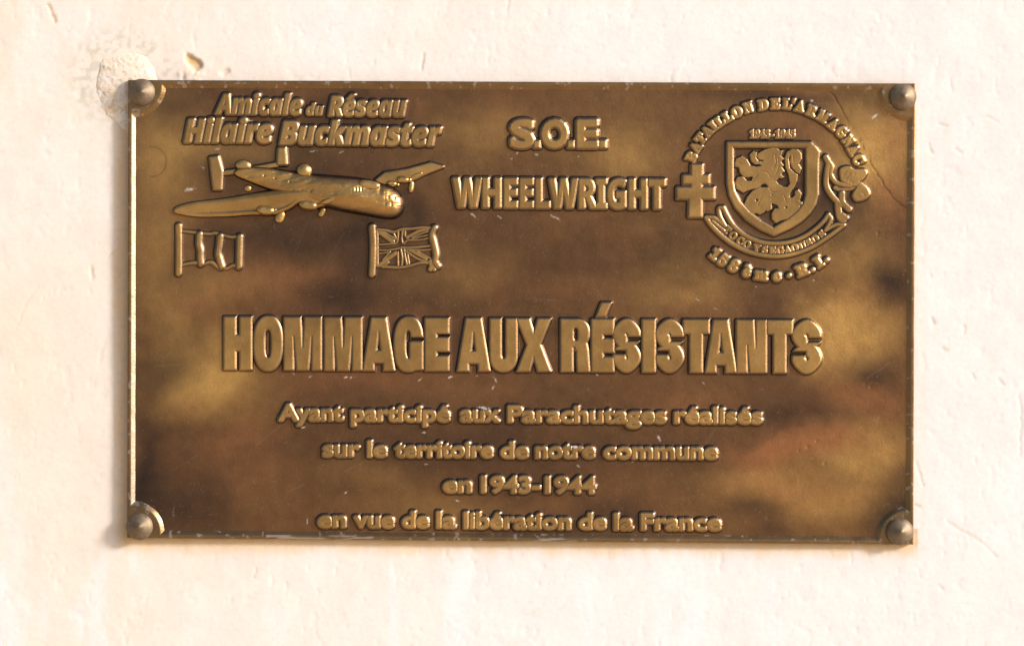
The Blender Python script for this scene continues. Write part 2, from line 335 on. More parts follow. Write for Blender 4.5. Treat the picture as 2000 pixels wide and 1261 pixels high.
    Hm = np.where(s > 0, -s * .8, Hm) + .6
    Hm = np.maximum(Hm, -5); up = Hm > -4.9
    q = grid_quads(U.shape[0], U.shape[1], up[:-1, :-1] | up[1:, 1:]); used = np.unique(q); remap = np.full(U.size, -1); remap[used] = np.arange(len(used)); q = remap[q]
    uu, vv = U.ravel()[used], V.ravel()[used]
    c = np.broadcast_to(np.array((.80, .695, .59)), (len(uu), 3)).copy()
    lo = sstep(150, 215, vv + .5 * (uu - 220)) * sstep(.3, .6, fbm(uu / 18, vv / 18, 101)) * .55
    c += (np.array((.60, .42, .27)) - c) * lo[:, None]
    c += (np.array((.80, .77, .75)) - c) * (sstep(.5, .62, fbm(uu / 14, vv / 14, 102)) * sstep(125, 145, vv) * .7)[:, None]
    c += (np.array((.42, .33, .22)) - c) * (sstep(.67, .76, fbm(uu / 5, vv / 5, 103, 3)) * .6)[:, None]
    co = np.stack([X_(uu), -Hm.ravel()[used] * S, Z_(vv)], 1)
    link('mortar_patch', raw_mesh('mortar_patch', co, q, MORTAR, np.concatenate([c, np.ones((len(c), 1))], 1), 'wash'), o, 'rough lumpy mortar daubed round the top left corner of the plaque')
wall()

def added_ground():  # unseen sheet added below the frame to bounce warm light upwards
    m, N, L, B = mat('sunlit_paving')
    geo = N.new('ShaderNodeTexCoord'); n = noise_node(N, L, geo.outputs['Object'], 6, 6)
    r = N.new('ShaderNodeValToRGB'); L.new(n.outputs[0], r.inputs[0]); r.color_ramp.elements[0].color = (.50, .38, .24, 1); r.color_ramp.elements[1].color = (.68, .54, .36, 1)
    L.new(r.outputs[0], B.inputs['Base Color']); B.inputs['Roughness'].default_value = .9
    co = np.array([(-150, -300, 0), (150, -300, 0), (150, .3, 0), (-150, .3, 0)], float)
    o = link('ground', raw_mesh('ground', co, np.array([[0, 1, 2, 3]]), m, smooth=False)); o['kind'] = 'structure'; o['label'] = 'pale stony ground in front of the wall'
added_ground()

# ------------------------------------------------------------------ the plaque: plate and raised border
plaque = empty('plaque', (0, -FIELD * S, ZC))
plaque['label'] = 'rectangular cast bronze memorial plaque with raised lettering fixed to the cream wall'; plaque['category'] = 'plaque'
CORN = {'tl': (250, 156), 'tr': (1788, 163), 'br': (1784, 1063), 'bl': (248, 1050)}
CAPS = {'tl': (277, 181), 'tr': (1762, 190), 'br': (1756, 1037), 'bl': (273, 1027)}
def plate_outline(inset):
    (a, b), (c, d), (e, f), (g, h) = CORN['tl'], CORN['tr'], CORN['br'], CORN['bl']
    return [(a + inset, b + inset), (c - inset, d + inset), (e - inset, f - inset), (g + inset, h - inset)]
def field_sdf(U, V, inset):
    """negative inside the sunk field: rectangle with concave quarter-round corners"""
    s = poly_sdf([plate_outline(inset)], U, V)
    for k in CORN:
        c = CAPS[k]; cc = CORN[k]
        s = np.maximum(s, 55 - np.hypot(U - (cc[0] * .5 + c[0] * .5), V - (cc[1] * .5 + c[1] * .5)))
    return s
CRACK = [(1622, 180), (1632, 192), (1646, 216), (1658, 240), (1676, 268), (1694, 304), (1708, 330), (1728, 362), (1742, 382), (1760, 398), (1773, 408)]
def plate():
    U, V = grid(246, 152, 1790, 1066, 2.0)
    s = poly_sdf([plate_outline(5)], U, V)
    H = np.zeros_like(U) + .9 * (fbm(U / 150, V / 150, 110) - .5) + .5 * (fbm(U / 30, V / 30, 111) - .5) + .28 * (fbm(U / 7, V / 7, 112, 3) - .5)
    m = (U > 1600) & (V < 430)
    d = seg_dist(line_segs(CRACK), U[m] + 6 * (fbm(U[m] / 11, V[m] / 11, 113) - .5), V[m] + 6 * (fbm(U[m] / 11, V[m] / 11, 114) - .5)); H[m] -= .45 * np.exp(-(d / 1.3) ** 2)
    for pu, pv in ((1577, 872), (1594, 860), (1560, 880), (1590, 545), (1630, 566), (1545, 530), (1690, 750), (1700, 755), (1500, 1010), (1610, 905), (1715, 455)):
        H -= .9 * np.exp(-(((U - pu) / 2.6) ** 2 + ((V - pv) / 2.6) ** 2))
    # faint ring stain at the left
    col = patina(U, V)
    col[m] = col[m] * (1 - .6 * np.exp(-(d / 1.4) ** 2))[..., None]
    ring = np.exp(-((np.hypot(U - 296, V - 316) - 29) / 1.3) ** 2) * (U > 290) * .35; col = col * (1 - ring)[..., None]
    # faint straight scratches
    scr = np.zeros_like(U)
    for k in range(26):
        a, b = rng.uniform(280, 1740), rng.uniform(200, 1020); t = rng.uniform(-1.2, .2); ln = rng.uniform(20, 90)
        mm = (np.abs(U - a) < ln) & (np.abs(V - b) < ln)
        scr[mm] = np.maximum(scr[mm], rng.uniform(.03, .10) * np.exp(-(seg_dist([(a, b, a + ln * math.cos(t), b + ln * math.sin(t))], U[mm], V[mm]) / .9) ** 2))
    pale_amt = np.maximum(residue(U, V), scr); pale_amt = np.maximum(pale_amt, .12 * sstep(.84, .92, fbm(U / 4, V / 4, 116, 2)))
    inside = s < 2
    keep = inside[:-1, :-1] & inside[1:, 1:] & inside[1:, :-1] & inside[:-1, 1:]
    q = grid_quads(U.shape[0], U.shape[1], keep); used = np.unique(q); remap = np.full(U.size, -1); remap[used] = np.arange(len(used)); q = remap[q]
    u, v = U.ravel()[used], V.ravel()[used]
    co = np.stack([X_(u), -H.ravel()[used] * S, Z_(v)], 1)
    rgba = np.concatenate([col.reshape(-1, 3), pale_amt.reshape(-1, 1)], 1)[used]
    link('plate', raw_mesh('plate', co, q, BRONZE, rgba), plaque)
plate()

def border():
    """outer rim: flat land, inner step down to the field, outer edge returning to the back of the plate"""
    P, Q = np.meshgrid(np.linspace(0, 1, 1040), np.linspace(0, 1, 610))          # grid that follows the plate's own edges
    (a0, b0), (a1, b1), (a2, b2), (a3, b3) = plate_outline(.8)
    U = (a0 + (a1 - a0) * P) * (1 - Q) + (a3 + (a2 - a3) * P) * Q; V = (b0 + (b1 - b0) * P) * (1 - Q) + (b3 + (b2 - b3) * P) * Q
    f = field_sdf(U, V, 10.0)
    outer = poly_sdf([plate_outline(0)], U, V)
    H = np.minimum(5.2, 5.2 + (f - 3) * 5.2 / 8.0)                # step 8 wide ending where f = -5
    H = 5.2 - 0.5 * ((5.2 - H) + np.sqrt((5.2 - H) ** 2 + 1.0)) + .4
    H += .45 * (fbm(U / 25, V / 25, 120) - .5)
    H = H - 1.2 * sstep(-2.5, 0, outer)
    band = (f > -8) & (outer < 5.0)
    keep = band[:-1, :-1] & band[1:, 1:] & band[1:, :-1] & band[:-1, 1:]
    q = grid_quads(U.shape[0], U.shape[1], keep); used = np.unique(q); remap = np.full(U.size, -1); remap[used] = np.arange(len(used)); q = remap[q]
    u, v = U.ravel()[used], V.ravel()[used]; h = np.maximum(H.ravel()[used], -1.5)
    # edge wall: ring of quads from the outline back to the rear face, then the rear face
    top = np.array(plate_outline(1.2)); pts = []
    for i in range(4):
        a, b = top[i], top[(i + 1) % 4]
        for t in np.linspace(0, 1, 200, endpoint=False): pts.append(a + (b - a) * t)
    pts = np.array(pts); n = len(pts); base = len(u)
    wob = .5 * (fbm(pts[:, 0] / 30, pts[:, 1] / 30, 121) - .5)
    rings = [4.6, 2, -7.5]; au, av, ah = [], [], []
    for k, hh in enumerate(rings):
        au.append(pts[:, 0]); av.append(pts[:, 1] + wob); ah.append(np.full(n, hh))
    cu, cv = pts.mean(0); au.append(np.array([cu])); av.append(np.array([cv])); ah.append(np.array([-7.5]))
    quads = []
    for k in range(2):
        i = np.arange(n); j = (i + 1) % n
        quads.append(np.stack([base + k * n + i, base + k * n + j, base + (k + 1) * n + j, base + (k + 1) * n + i], 1)[:, ::-1])
    i = np.arange(n); j = (i + 1) % n
    quads.append(np.stack([base + 2 * n + i, base + 2 * n + j, np.full(n, base + 3 * n), np.full(n, base + 3 * n)], 1)[:, ::-1])
    U2 = np.concatenate([u] + au); V2 = np.concatenate([v] + av); H2 = np.concatenate([h] + ah)
    col = patina(U2, V2) * .45 + .55 * np.array((.30, .20, .095)) * (.8 + .4 * fbm(U2 / 35, V2 / 35, 122))[:, None]
    # white rubbed spots on the lower rim
    d = 1050 + (U2 - 250) * 13 / 1535 - V2
    pale_amt = np.where((d > 0) & (d < 9), .35 * sstep(.54, .64, fbm(U2 / 60, V2 / 5, 123)) * ((np.abs(U2 - 660) < 70) | (np.abs(U2 - 1100) < 110) | (np.abs(U2 - 560) < 40)), 0)
    pale_amt = np.maximum(pale_amt, .3 * ((U2 > 255) & (U2 < 272) & (H2 < 5)) * (.4 + .9 * fbm(U2 / 5, V2 / 12, 125)))  # sunlit glint of the left inner step painted in as a pale tone
    pale_amt = np.maximum(pale_amt, .3 * sstep(.68, .76, fbm(U2 / 9, V2 / 9, 124, 3)))
    co = np.stack([X_(U2), -H2 * S, Z_(V2)], 1)
    Q = np.concatenate([q] + quads[:2]); me_q = Q
    o = link('raised_border', raw_mesh('raised_border', co, me_q, BRONZE, np.concatenate([col, pale_amt[:, None]], 1)), plaque)
    b = bpy.data.meshes.new('back_plate'); bp = plate_outline(1.3)
    b.from_pydata([(float(X_(p[0])), 7.5 * S, float(Z_(p[1]))) for p in bp], [], [(0, 1, 2, 3)]); b.materials.append(BRONZE)
    a = b.attributes.new('patina', 'FLOAT_COLOR', 'POINT'); a.data.foreach_set('color', np.tile((.2, .13, .08, 0), 4).astype(np.float32))
    link('back_plate', b, plaque)
border()

# ------------------------------------------------------------------ lettering
GLYPHS = {}
def font_loops(ch):
    if ch in GLYPHS: return GLYPHS[ch]
    def wire(body):
        c = bpy.data.curves.new('t', 'FONT'); c.body = body; c.fill_mode = 'NONE'; c.resolution_u = 4
        o = bpy.data.objects.new('t', c); C.objects.link(o); bpy.context.view_layer.update()
        m = o.to_mesh(); co = [v.co[:2] for v in m.vertices]; ed = [tuple(e.vertices) for e in m.edges]
        o.to_mesh_clear(); bpy.data.objects.remove(o); bpy.data.curves.remove(c); return np.array(co).reshape(-1, 2), ed
    co, ed = wire(ch); nxt = {}; loops = []
    for a, b in ed: nxt.setdefault(a, []).append(b); nxt.setdefault(b, []).append(a)
    seen = set()
    for a in range(len(co)):
        if a in seen: continue
        lp = [a]; seen.add(a); cur = a
        while True:
            nb = sorted(b for b in nxt.get(cur, []) if b not in seen)
            if not nb: break
            cur = nb[0]; seen.add(cur); lp.append(cur)
        loops.append(co[lp])
    h, _ = wire('H'); hh, _ = wire(ch + 'H')
    adv = hh[:, 0].max() - h[:, 0].max()
    GLYPHS[ch] = (loops, adv); return GLYPHS[ch]
def alt(word, style):
    out = []
    for ch in word:
        o = ord(ch)
        if style == 'italic':
            if ch == 'a': out.append('\U0001D656')
            elif 'A' <= ch <= 'Z': out.append(chr(0x1D63C + o - 65))
            elif 'a' <= ch <= 'z': out.append(chr(0x1D656 + o - 97))
            else: out.append(ch)
        elif style == 'bold' and 'A' <= ch <= 'Z': out.append(chr(0x1D5D4 + o - 65))
        elif style == 'serif':
            if 'A' <= ch <= 'Z': out.append(chr(0x1D400 + o - 65))
            elif 'a' <= ch <= 'z': out.append(chr(0x1D41A + o - 97))
            elif ch.isdigit(): out.append(chr(0x1D7CE + o - 48))
            else: out.append(ch)
        else: out.append(ch)
    return out
ACUTE = {'é': ('e', 'acute'), 'è': ('e', 'grave'), 'É': ('E', 'acute')}
def glyph(ch, style):
    """(loops, advance) in ems, accents added as a slanted bar"""
    base, acc = ACUTE.get(ch, (ch, None)) if style in ('italic', 'serif') else (ch, None)
    loops, adv = font_loops(alt(base, style)[0])
    if acc:
        b = np.concatenate(loops); cx = (b[:, 0].min() + b[:, 0].max()) / 2; ty = b[:, 1].max(); k = .10 if acc == 'acute' else -.10
        bar = np.array([(cx - k * .75 - .06, ty + .07), (cx - k * .75 + .07, ty + .07), (cx + k + .08, ty + .23), (cx + k - .06, ty + .23)])
        loops = list(loops) + [bar + np.array((.05 if style == 'italic' else 0, 0))]
    return loops, adv
def orient(loops):                                   # font outlines keep their own winding; add-ons go with the biggest loop
    def area(L): return .5 * np.sum(L[:, 0] * np.roll(L[:, 1], -1) - L[:, 1] * np.roll(L[:, 0], -1))
    big = max(loops, key=lambda L: abs(area(L))); s = np.sign(area(big)); L = loops[-1]
    if np.sign(area(L)) != s: loops = loops[:-1] + [L[::-1]]
    return loops
def letter_mesh(loops_px, parent, H, wd, bold, st, polish=RAISED, r=.9, name='letter'):
    b = np.concatenate(loops_px); m = wd + bold + 6
    U, V = grid(b[:, 0].min() - m, b[:, 1].min() - m, b[:, 0].max() + m, b[:, 1].max() + m, st)
    s = poly_sdf(loops_px, U, V) - bold
    return relief(name, U, V, prof(s, H, wd, r), parent, polish)
def word(txt, uL, uR, vL, vR, cap, style, parent, H=7, wd=5, bold=1.0, st=.8, sx=None, shear=0.0, r=.9):
    """lay a word so that its ink runs uL..uR on the baseline (uL, vL)-(uR, vR); cap = capital height"""
    k = cap / .727 if style == 'sans' else cap / .714
    gl = []; x = 0
    for ch in txt:
        loops, adv = glyph(ch, style)
        if ch in ACUTE and style in ('italic', 'serif'): loops = orient(list(loops))
        gl.append((loops, x)); x += adv
    lo = min(np.concatenate(g)[:, 0].min() + p for g, p in gl); hi = max(np.concatenate(g)[:, 0].max() + p for g, p in gl)
    fx = (uR - uL - 2 * bold) / ((hi - lo))
    for loops, p in gl:
        pl = []
        for L in loops:
            u = uL + bold + (L[:, 0] + p - lo) * fx
            base = vL + (vR - vL) * (u - uL) / max(uR - uL, 1)
            v = base - bold - L[:, 1] * (k - 2 * bold / .72)
            pl.append(np.stack([u + shear * (base - v), v], 1))
        letter_mesh(pl, parent, H, wd, bold, st, r=r)
def line(label):
    return empty('inscription', parent=plaque, label=label)

# society name, bold italic
t = line('slanted raised lettering reading Amicale du Réseau')
word('Amicale', 421, 588, 222, 224, 37, 'italic', t, 8, 6, .4, .6)
word('du', 598, 630, 225, 225, 21, 'italic', t, 6, 4, .2, .5)
word('Réseau', 642, 792, 226, 227, 37, 'italic', t, 8, 6, .4, .6)
t = line('slanted raised lettering reading Hilaire Buckmaster')
word('Hilaire', 361, 530, 277, 278, 43, 'italic', t, 8.5, 6.5, .6, .6)
word('Buckmaster', 547, 860, 281, 284, 43, 'italic', t, 8.5, 6.5, .6, .6)
# the two centre lines
t = line('raised capitals reading S.O.E.')
for ch, a, b in (('S', 997, 1041), ('.', 1043, 1053), ('O', 1058, 1107), ('.', 1109, 1120), ('E', 1127, 1166), ('.', 1171, 1182)):
    if ch == '.':
        letter_mesh([np.array([(a, 276), (b, 276), (b, 288), (a, 288)], float)], t, 9, 8, -1, .7)
    else: word(ch, a, b, 288, 288, 56, 'sans', t, 10, 7.5, 2.5, .65)
t = line('condensed raised capitals reading WHEELWRIGHT')
word('WHEELWRIGHT', 885, 1297, 404, 407, 55, 'bold', t, 9, 6.5, .3, .7)
# four lines of small heavy text
def text_line(label, words):
    t = line(label)
    for wd_, a, b, va, vb in words: word(wd_, a + 2, b - 7, va - 2.5, vb - 2.5, 33, 'sans', t, 9, 5.6, .9, .6, r=.7)
text_line('small raised lettering reading Ayant participé aux Parachutages réalisés', [('Ayant', 543, 676, 823, 823), ('participé', 684, 884, 824, 825), ('aux', 897, 981, 825, 825), ('Parachutages', 990, 1306, 826, 828), ('réalisés', 1315, 1494, 828, 829)])
text_line('small raised lettering reading sur le territoire de notre commune', [('sur', 629, 708, 893, 893), ('le', 716, 761, 894, 894), ('territoire', 769, 968, 894, 895), ('de', 976, 1037, 896, 896), ('notre', 1044, 1167, 896, 896), ('commune', 1177, 1406, 897, 898)])
text_line('small raised lettering reading en 1943-1944', [('en', 864, 926, 963, 963), ('1943-1944', 938, 1169, 963, 965)])
text_line('small raised lettering reading en vue de la libération de la France', [('en', 619, 681, 1031, 1031), ('vue', 690, 775, 1031, 1032), ('de', 784, 843, 1032, 1032), ('la', 851, 896, 1032, 1033), ('libération', 904, 1120, 1033, 1035), ('de', 1129, 1189, 1035, 1035), ('la', 1197, 1242, 1036, 1036), ('France', 1250, 1413, 1036, 1037)])

# headline: heavy condensed capitals drawn as plain shapes, 102 high
def big_sdf(ch, x, y, w_):
    """x to the right from the letter's left edge, y up from the baseline"""
    P = lambda *p: poly_sdf([list(p)], x, y)
    R = lambda a, b, c, d: rect_sdf(a, b, c, d, x, y)
    T = 102.0
    if ch == 'H': return np.minimum(np.minimum(R(0, 0, 22, T), R(w_ - 22, 0, w_, T)), R(5, 37, w_ - 5, 67))
    if ch == 'I': return R(0, 0, w_, T)
    if ch == 'T': return np.minimum(R(0, 76, w_, T), R(w_ / 2 - 12, 0, w_ / 2 + 12, 90))
    if ch in 'EÉ':
        s = np.maximum(R(0, 0, w_, T), -np.minimum(R(22, 28, w_ + 20, 38), R(22, 64, w_ + 20, 73)))
        if ch == 'É': s = np.minimum(s, P((9, 108), (27, 108), (38, 134), (19, 134)))
        return s
    if ch == 'O': return np.maximum(ell_sdf(w_ / 2, 51, w_ / 2, 53, x, y, p=2.4), -ell_sdf(w_ / 2, 51, 7, 28, x, y, p=2.6))
    if ch == 'M': return np.maximum(np.maximum(np.maximum(R(0, 0, w_, T), -P((w_ / 2 - 5, 112), (w_ / 2 + 5, 112), (w_ / 2 + 1, 44), (w_ / 2 - 1, 44))), -P((17.5, -10), (26, -10), (19, 66), (17.5, 66))), -P((w_ - 17.5, -10), (w_ - 26, -10), (w_ - 19, 66), (w_ - 17.5, 66)))
    if ch == 'N': return np.maximum(np.maximum(R(0, 0, w_, T), -P((w_ - 26, 112), (w_ - 20, 112), (w_ - 20, 48), (w_ - 21, 48))), -P((20, -10), (27, -10), (21, 54), (20, 54)))
    if ch == 'A':
        s = P((0, 0), (w_ * .27, T), (w_ * .73, T), (w_, 0))
        return np.maximum(np.maximum(s, -P((w_ * .42, 38), (w_ * .58, 38), (w_ * .51, 76), (w_ * .49, 76))), -R(w_ * .34, -20, w_ * .66, 15))
    if ch == 'U':
        s = np.minimum(R(0, 30, w_, T), np.maximum(ell_sdf(w_ / 2, 32, w_ / 2, 33, x, y, p=2.3), y - 33))
        return np.maximum(s, -np.minimum(R(w_ / 2 - 5, 32, w_ / 2 + 5, T + 20), ell_sdf(w_ / 2, 32, 5, 8, x, y)))
    if ch == 'X': return P((0, T), (25, T), (w_ / 2, 74), (w_ - 25, T), (w_, T), (w_ - 20, 52), (w_, 0), (w_ - 25, 0), (w_ / 2, 29), (25, 0), (0, 0), (20, 52))
    if ch == 'G':
        s = np.maximum(ell_sdf(w_ / 2, 51, w_ / 2, 53, x, y, p=2.5), -ell_sdf(w_ / 2, 51, 6, 28, x, y, p=2.4))
        s = np.maximum(s, -R(w_ / 2, 56, w_ + 10, 66)); return np.minimum(s, R(w_ / 2 + 3, 2, w_, 55))
    if ch == 'R':
        s = np.minimum(R(0, 0, 23, T), np.minimum(R(0, 48, w_ * .55, T), np.maximum(ell_sdf(w_ * .5, 75, w_ * .5 - 1, 27, x, y, p=2.4), -(x - 15))))
        s = np.minimum(s, P((28, 56), (w_ - 6, 56), (w_ - 3, 40), (w_, 0), (w_ - 23, 0), (w_ - 26, 34), (28, 44)))
        s = np.maximum(s, -ell_sdf(29, 73, 5, 13, x, y, p=3)); return np.maximum(s, -R(23, -20, 31, 42))
    if ch == 'S':
        k = w_ / 50.0
        c = smooth_path([(38 * k, 64), (38.5 * k, 78), (25 * k, 91), (11.5 * k, 79), (12 * k, 68), (21 * k, 57), (31 * k, 46), (38.5 * k, 34), (38.5 * k, 23), (25 * k, 11), (11.5 * k, 24), (12 * k, 38)], 6)
        s = seg_dist(line_segs(c), x, y) - 11.8
        s = np.maximum(s, -R(25 * k, 58.5, 70, 70)); return np.maximum(s, -R(-20, 33, 25 * k, 43.5))
t = line('large heavy raised capitals reading HOMMAGE AUX RÉSISTANTS across the plaque')
for ch, a, b in (('H', 438, 491), ('O', 496, 551), ('M', 555, 627), ('M', 634, 706), ('A', 709, 770), ('G', 770, 825), ('E', 830, 876), ('A', 893, 956), ('U', 957, 1009), ('X', 1009, 1075),
                 ('R', 1095, 1151), ('É', 1155, 1198), ('S', 1198, 1248), ('I', 1254, 1279), ('S', 1281, 1333), ('T', 1334, 1384), ('A', 1377, 1437), ('N', 1438, 1496), ('T', 1497, 1547), ('S', 1547, 1602)):
    base = 721 + (a + b - 2 * 465) / 2 * 7 / 1105
    U, V = grid(a - 11, base - (148 if ch == 'É' else 114), b + 11, base + 11, .9)
    relief('letter', U, V, prof(big_sdf(ch, U - a, base - V, float(b - a)) + 1.5, 9, 5.4, 1.1), t, RAISED)

# lettering round the crest
def turned(ch, style, cu, cv, ang, h, wfac, parent, H, wd, bold, st):
    loops, adv = glyph(ch, style)
    if ch in ACUTE: loops = orient(list(loops))
    b = np.concatenate(loops); k = h / .70; mx = (b[:, 0].min() + b[:, 0].max()) / 2
    my = .35 if ch not in ".'" else (b[:, 1].min() + b[:, 1].max()) / 2
    ca, sa = math.cos(ang), math.sin(ang); pl = []
    for L in loops:
        x, y = (L[:, 0] - mx) * k * wfac, (L[:, 1] - my) * k
        pl.append(np.stack([cu + x * ca + y * sa, cv + x * sa - y * ca], 1))
    letter_mesh(pl, parent, H, wd, bold, st)
t = line('arched raised capitals reading BATAILLON DE L\'ARMAGNAC')
for ch, u, v in (('B', 1349, 307), ('A', 1358, 288), ('T', 1367, 271), ('A', 1380, 257), ('I', 1392, 246), ('L', 1405, 237), ('L', 1420, 228), ('O', 1438, 219), ('N', 1460, 210), ('D', 1489, 205), ('E', 1513, 203), ('L', 1536, 203), ("'", 1549, 198), ('A', 1561, 208), ('R', 1584, 217), ('M', 1606, 228), ('A', 1626, 243), ('G', 1643, 258), ('N', 1656, 275), ('A', 1666, 293), ('C', 1676, 312)):
    turned(ch, 'serif', u, v, math.atan2(u - 1512, 384 - v), 18.5, .92 if ch not in 'NM' else .80, t, 7, 4.6, .8, .5)
t = line('tiny raised date reading 1943-1945 above the shield')
for i, ch in enumerate('1943-1945'):
    turned(ch, 'serif', 1468 + 9.9 * i, 262, 0, 15, .85, t, 5, 3.4, .4, .45)
t = line('curved raised lettering reading 158ème R.I. below the crest')
for ch, u, v in (('1', 1396, 496), ('5', 1411, 508), ('8', 1432, 519), ('è', 1458, 529), ('m', 1486, 535), ('e', 1516, 537), ('.', 1540, 538), ('R', 1565, 527), ('.', 1586, 527), ('I', 1597, 511), ('.', 1613, 508)):
    turned(ch, 'serif', u, v, -math.atan2(u - 1508, v - 375) if ch not in '.' else 0, 20, 1.0, t, 8, 6, .9, .55)
t = line('small raised motto reading TOCO Y SE GAOUSOS along the ribbon')
for ch, u, v in (('T', 1420, 449), ('O', 1431, 460), ('C', 1445, 470), ('O', 1458, 477), ('Y', 1477, 485), ('S', 1493, 488), ('E', 1508, 489), ('G', 1523, 489), ('A', 1538, 488), ('O', 1551, 484), ('U', 1566, 480), ('S', 1579, 474), ('O', 1591, 467), ('S', 1605, 458)):
    turned(ch, 'serif', u, v, -math.atan2(u - 1512, v - 350), 14, .95, t, 4, 2.2, .7, .45)

# ------------------------------------------------------------------ crest
crest = empty('crest_relief', parent=plaque, label='raised battalion crest with lion shield, ribbon and double cross')
def outline_relief(name, pts_list, parent, H, wd, bold=0, st=.8, cut=None, r=1.5, label=None):
    b = np.concatenate([np.asarray(p, float) for p in pts_list]); m = wd + bold + 6
    U, V = grid(b[:, 0].min() - m, b[:, 1].min() - m, b[:, 0].max() + m, b[:, 1].max() + m, st)
    s = np.minimum.reduce([poly_sdf([np.asarray(p, float)], U, V) for p in pts_list]) - bold
    if cut is not None: s = np.maximum(s, -cut(U, V))
    return relief(name, U, V, prof(s, H, wd, r), parent, RAISED, label=label)
def strokes_relief(name, items, parent, H, wd, st=.8, r=1.5, label=None):
    """items: (points, half width)"""
    b = np.concatenate([np.asarray(p, float) for p, _ in items]); m = wd + max(x for _, x in items) + 6
    U, V = grid(b[:, 0].min() - m, b[:, 1].min() - m, b[:, 0].max() + m, b[:, 1].max() + m, st)
    s = np.minimum.reduce([line_sdf(smooth_path(p, 5), hw, U, V) for p, hw in items])
    return relief(name, U, V, prof(s, H, wd, r), parent, RAISED, label=label)
E5 = lambda p: frame(5.733, 1410, 260, p)
so = E5([(62, 112), (990, 112)] + [(1040, 160), (1082, 215), (1070, 290), (1066, 500)] + [(1066, 690), (1035, 800), (975, 895), (880, 985), (760, 1060), (578, 1140), (430, 1075), (270, 965), (150, 830), (85, 690), (62, 560)])
si = E5([(112, 152), (945, 152), (945, 690), (915, 790), (850, 880), (740, 970), (570, 1070), (430, 990), (300, 890), (190, 770), (130, 650), (112, 540)])
outline_relief('shield_frame', [so], crest, 7, 5, 0, .7, cut=lambda U, V: poly_sdf([np.array(si)], U, V))
lion = E5([(570, 162), (615, 178), (640, 200), (668, 205), (662, 240), (645, 255), (682, 290), (660, 312), (655, 330), (682, 362), (660, 382), (692, 430), (665, 440), (655, 468), (682, 492), (668, 505), (630, 498), (598, 545), (625, 575), (680, 605), (730, 612), (765, 565),
           (745, 460), (715, 385), (703, 280), (728, 212), (780, 182), (840, 187), (880, 230), (885, 290), (852, 350), (882, 400), (862, 452), (830, 435), (785, 385), (762, 325), (768, 262), (752, 235), (738, 290), (750, 395), (800, 445), (838, 470), (832, 540), (805, 600), (775, 640),
           (752, 680), (748, 722), (780, 732), (820, 695), (818, 652), (850, 636), (882, 680), (872, 730), (850, 752), (890, 780), (898, 802), (858, 812), (882, 852), (848, 868), (858, 912), (830, 942), (790, 958), (742, 988), (718, 960), (660, 972), (602, 1002), (562, 962), (558, 900), (588, 850), (640, 850), (622, 805), (556, 778),
           (546, 800), (548, 850), (505, 872), (490, 852), (470, 882), (422, 908), (380, 890), (318, 918), (290, 888), (238, 850), (248, 800), (282, 720), (340, 652), (420, 612), (520, 612), (508, 580), (478, 560), (440, 572), (400, 612), (340, 622), (280, 640), (235, 664), (198, 640), (163, 622), (143, 560), (170, 500), (230, 490), (272, 540), (330, 540), (348, 500), (335, 478), (290, 492),
           (240, 486), (200, 440), (190, 382), (148, 372), (143, 340), (160, 290), (220, 263), (272, 300), (312, 368), (380, 382), (445, 372), (430, 346), (368, 346), (328, 312), (312, 240), (348, 208), (382, 225), (372, 280), (402, 318), (450, 322), (475, 302), (410, 290), (392, 260), (408, 228), (470, 193)])
def lion_cuts(U, V):
    s = np.full(U.shape, 1e9)
    for x, y, rr in ((386, 750, 18), (712, 832, 16), (555, 690, 12), (555, 745, 9)):
        p = E5([(x, y)])[0]; s = np.minimum(s, np.hypot(U - p[0], V - p[1]) - rr / 5.733)
    for pts in ([(545, 225), (575, 235)], [(590, 250), (600, 330), (575, 400)], [(625, 290), (630, 380), (605, 450)], [(430, 420), (500, 440), (540, 500)], [(520, 610), (560, 660), (640, 650)], [(400, 470), (330, 560)], [(450, 700), (400, 800)], [(690, 700), (720, 780)], [(180, 330), (215, 345)], [(180, 570), (215, 585)], [(790, 250), (800, 330)]):
        s = np.minimum(s, line_sdf(smooth_path(E5(pts), 4), .8, U, V))
    return s
outline_relief('lion', [lion], crest, 5.5, 2.2, 0, .55, cut=lion_cuts, r=1.1)
E7 = lambda p: frame(6.25, 1360, 390, p)
ribbon = [(E7([(322, 98), (380, 215), (460, 330), (600, 440), (780, 515), (960, 535), (1150, 512), (1330, 440), (1480, 330), (1560, 250), (1605, 185)]), 2.2),
          (E7([(115, 215), (170, 300), (270, 410), (420, 530), (600, 622), (780, 672), (960, 690), (1150, 668), (1380, 590), (1600, 455), (1790, 315)]), 2.2),
          (E7([(115, 212), (200, 218), (270, 260), (345, 322)]), 1.7), (E7([(322, 98), (270, 105), (282, 200), (345, 322)]), 1.7), (E7([(190, 260), (260, 320), (330, 380)]), 1.2),
          (E7([(1605, 185), (1640, 235), (1610, 310), (1572, 372)]), 1.9), (E7([(1572, 372), (1660, 322), (1720, 300), (1795, 312)]), 1.7)]
strokes_relief('ribbon', ribbon, crest, 6, 4.2, .6)
E2 = lambda p: frame(3.152, 1300, 170, p)
cross = E2([(160, 482), (222, 482), (222, 545), (262, 545), (262, 592), (218, 592), (218, 622), (294, 622), (294, 686), (216, 686), (216, 798), (142, 798), (146, 686), (70, 686), (70, 622), (158, 622), (158, 592), (108, 592), (108, 548), (160, 548)])
outline_relief('double_cross', [cross], crest, 9, 6.5, -.5, .7, r=1.8)
E6 = lambda p: frame(7.88, 1580, 290, p)
mus = empty('swordsman_relief', parent=plaque, label='small raised swordsman figure with plumed hat beside the shield')
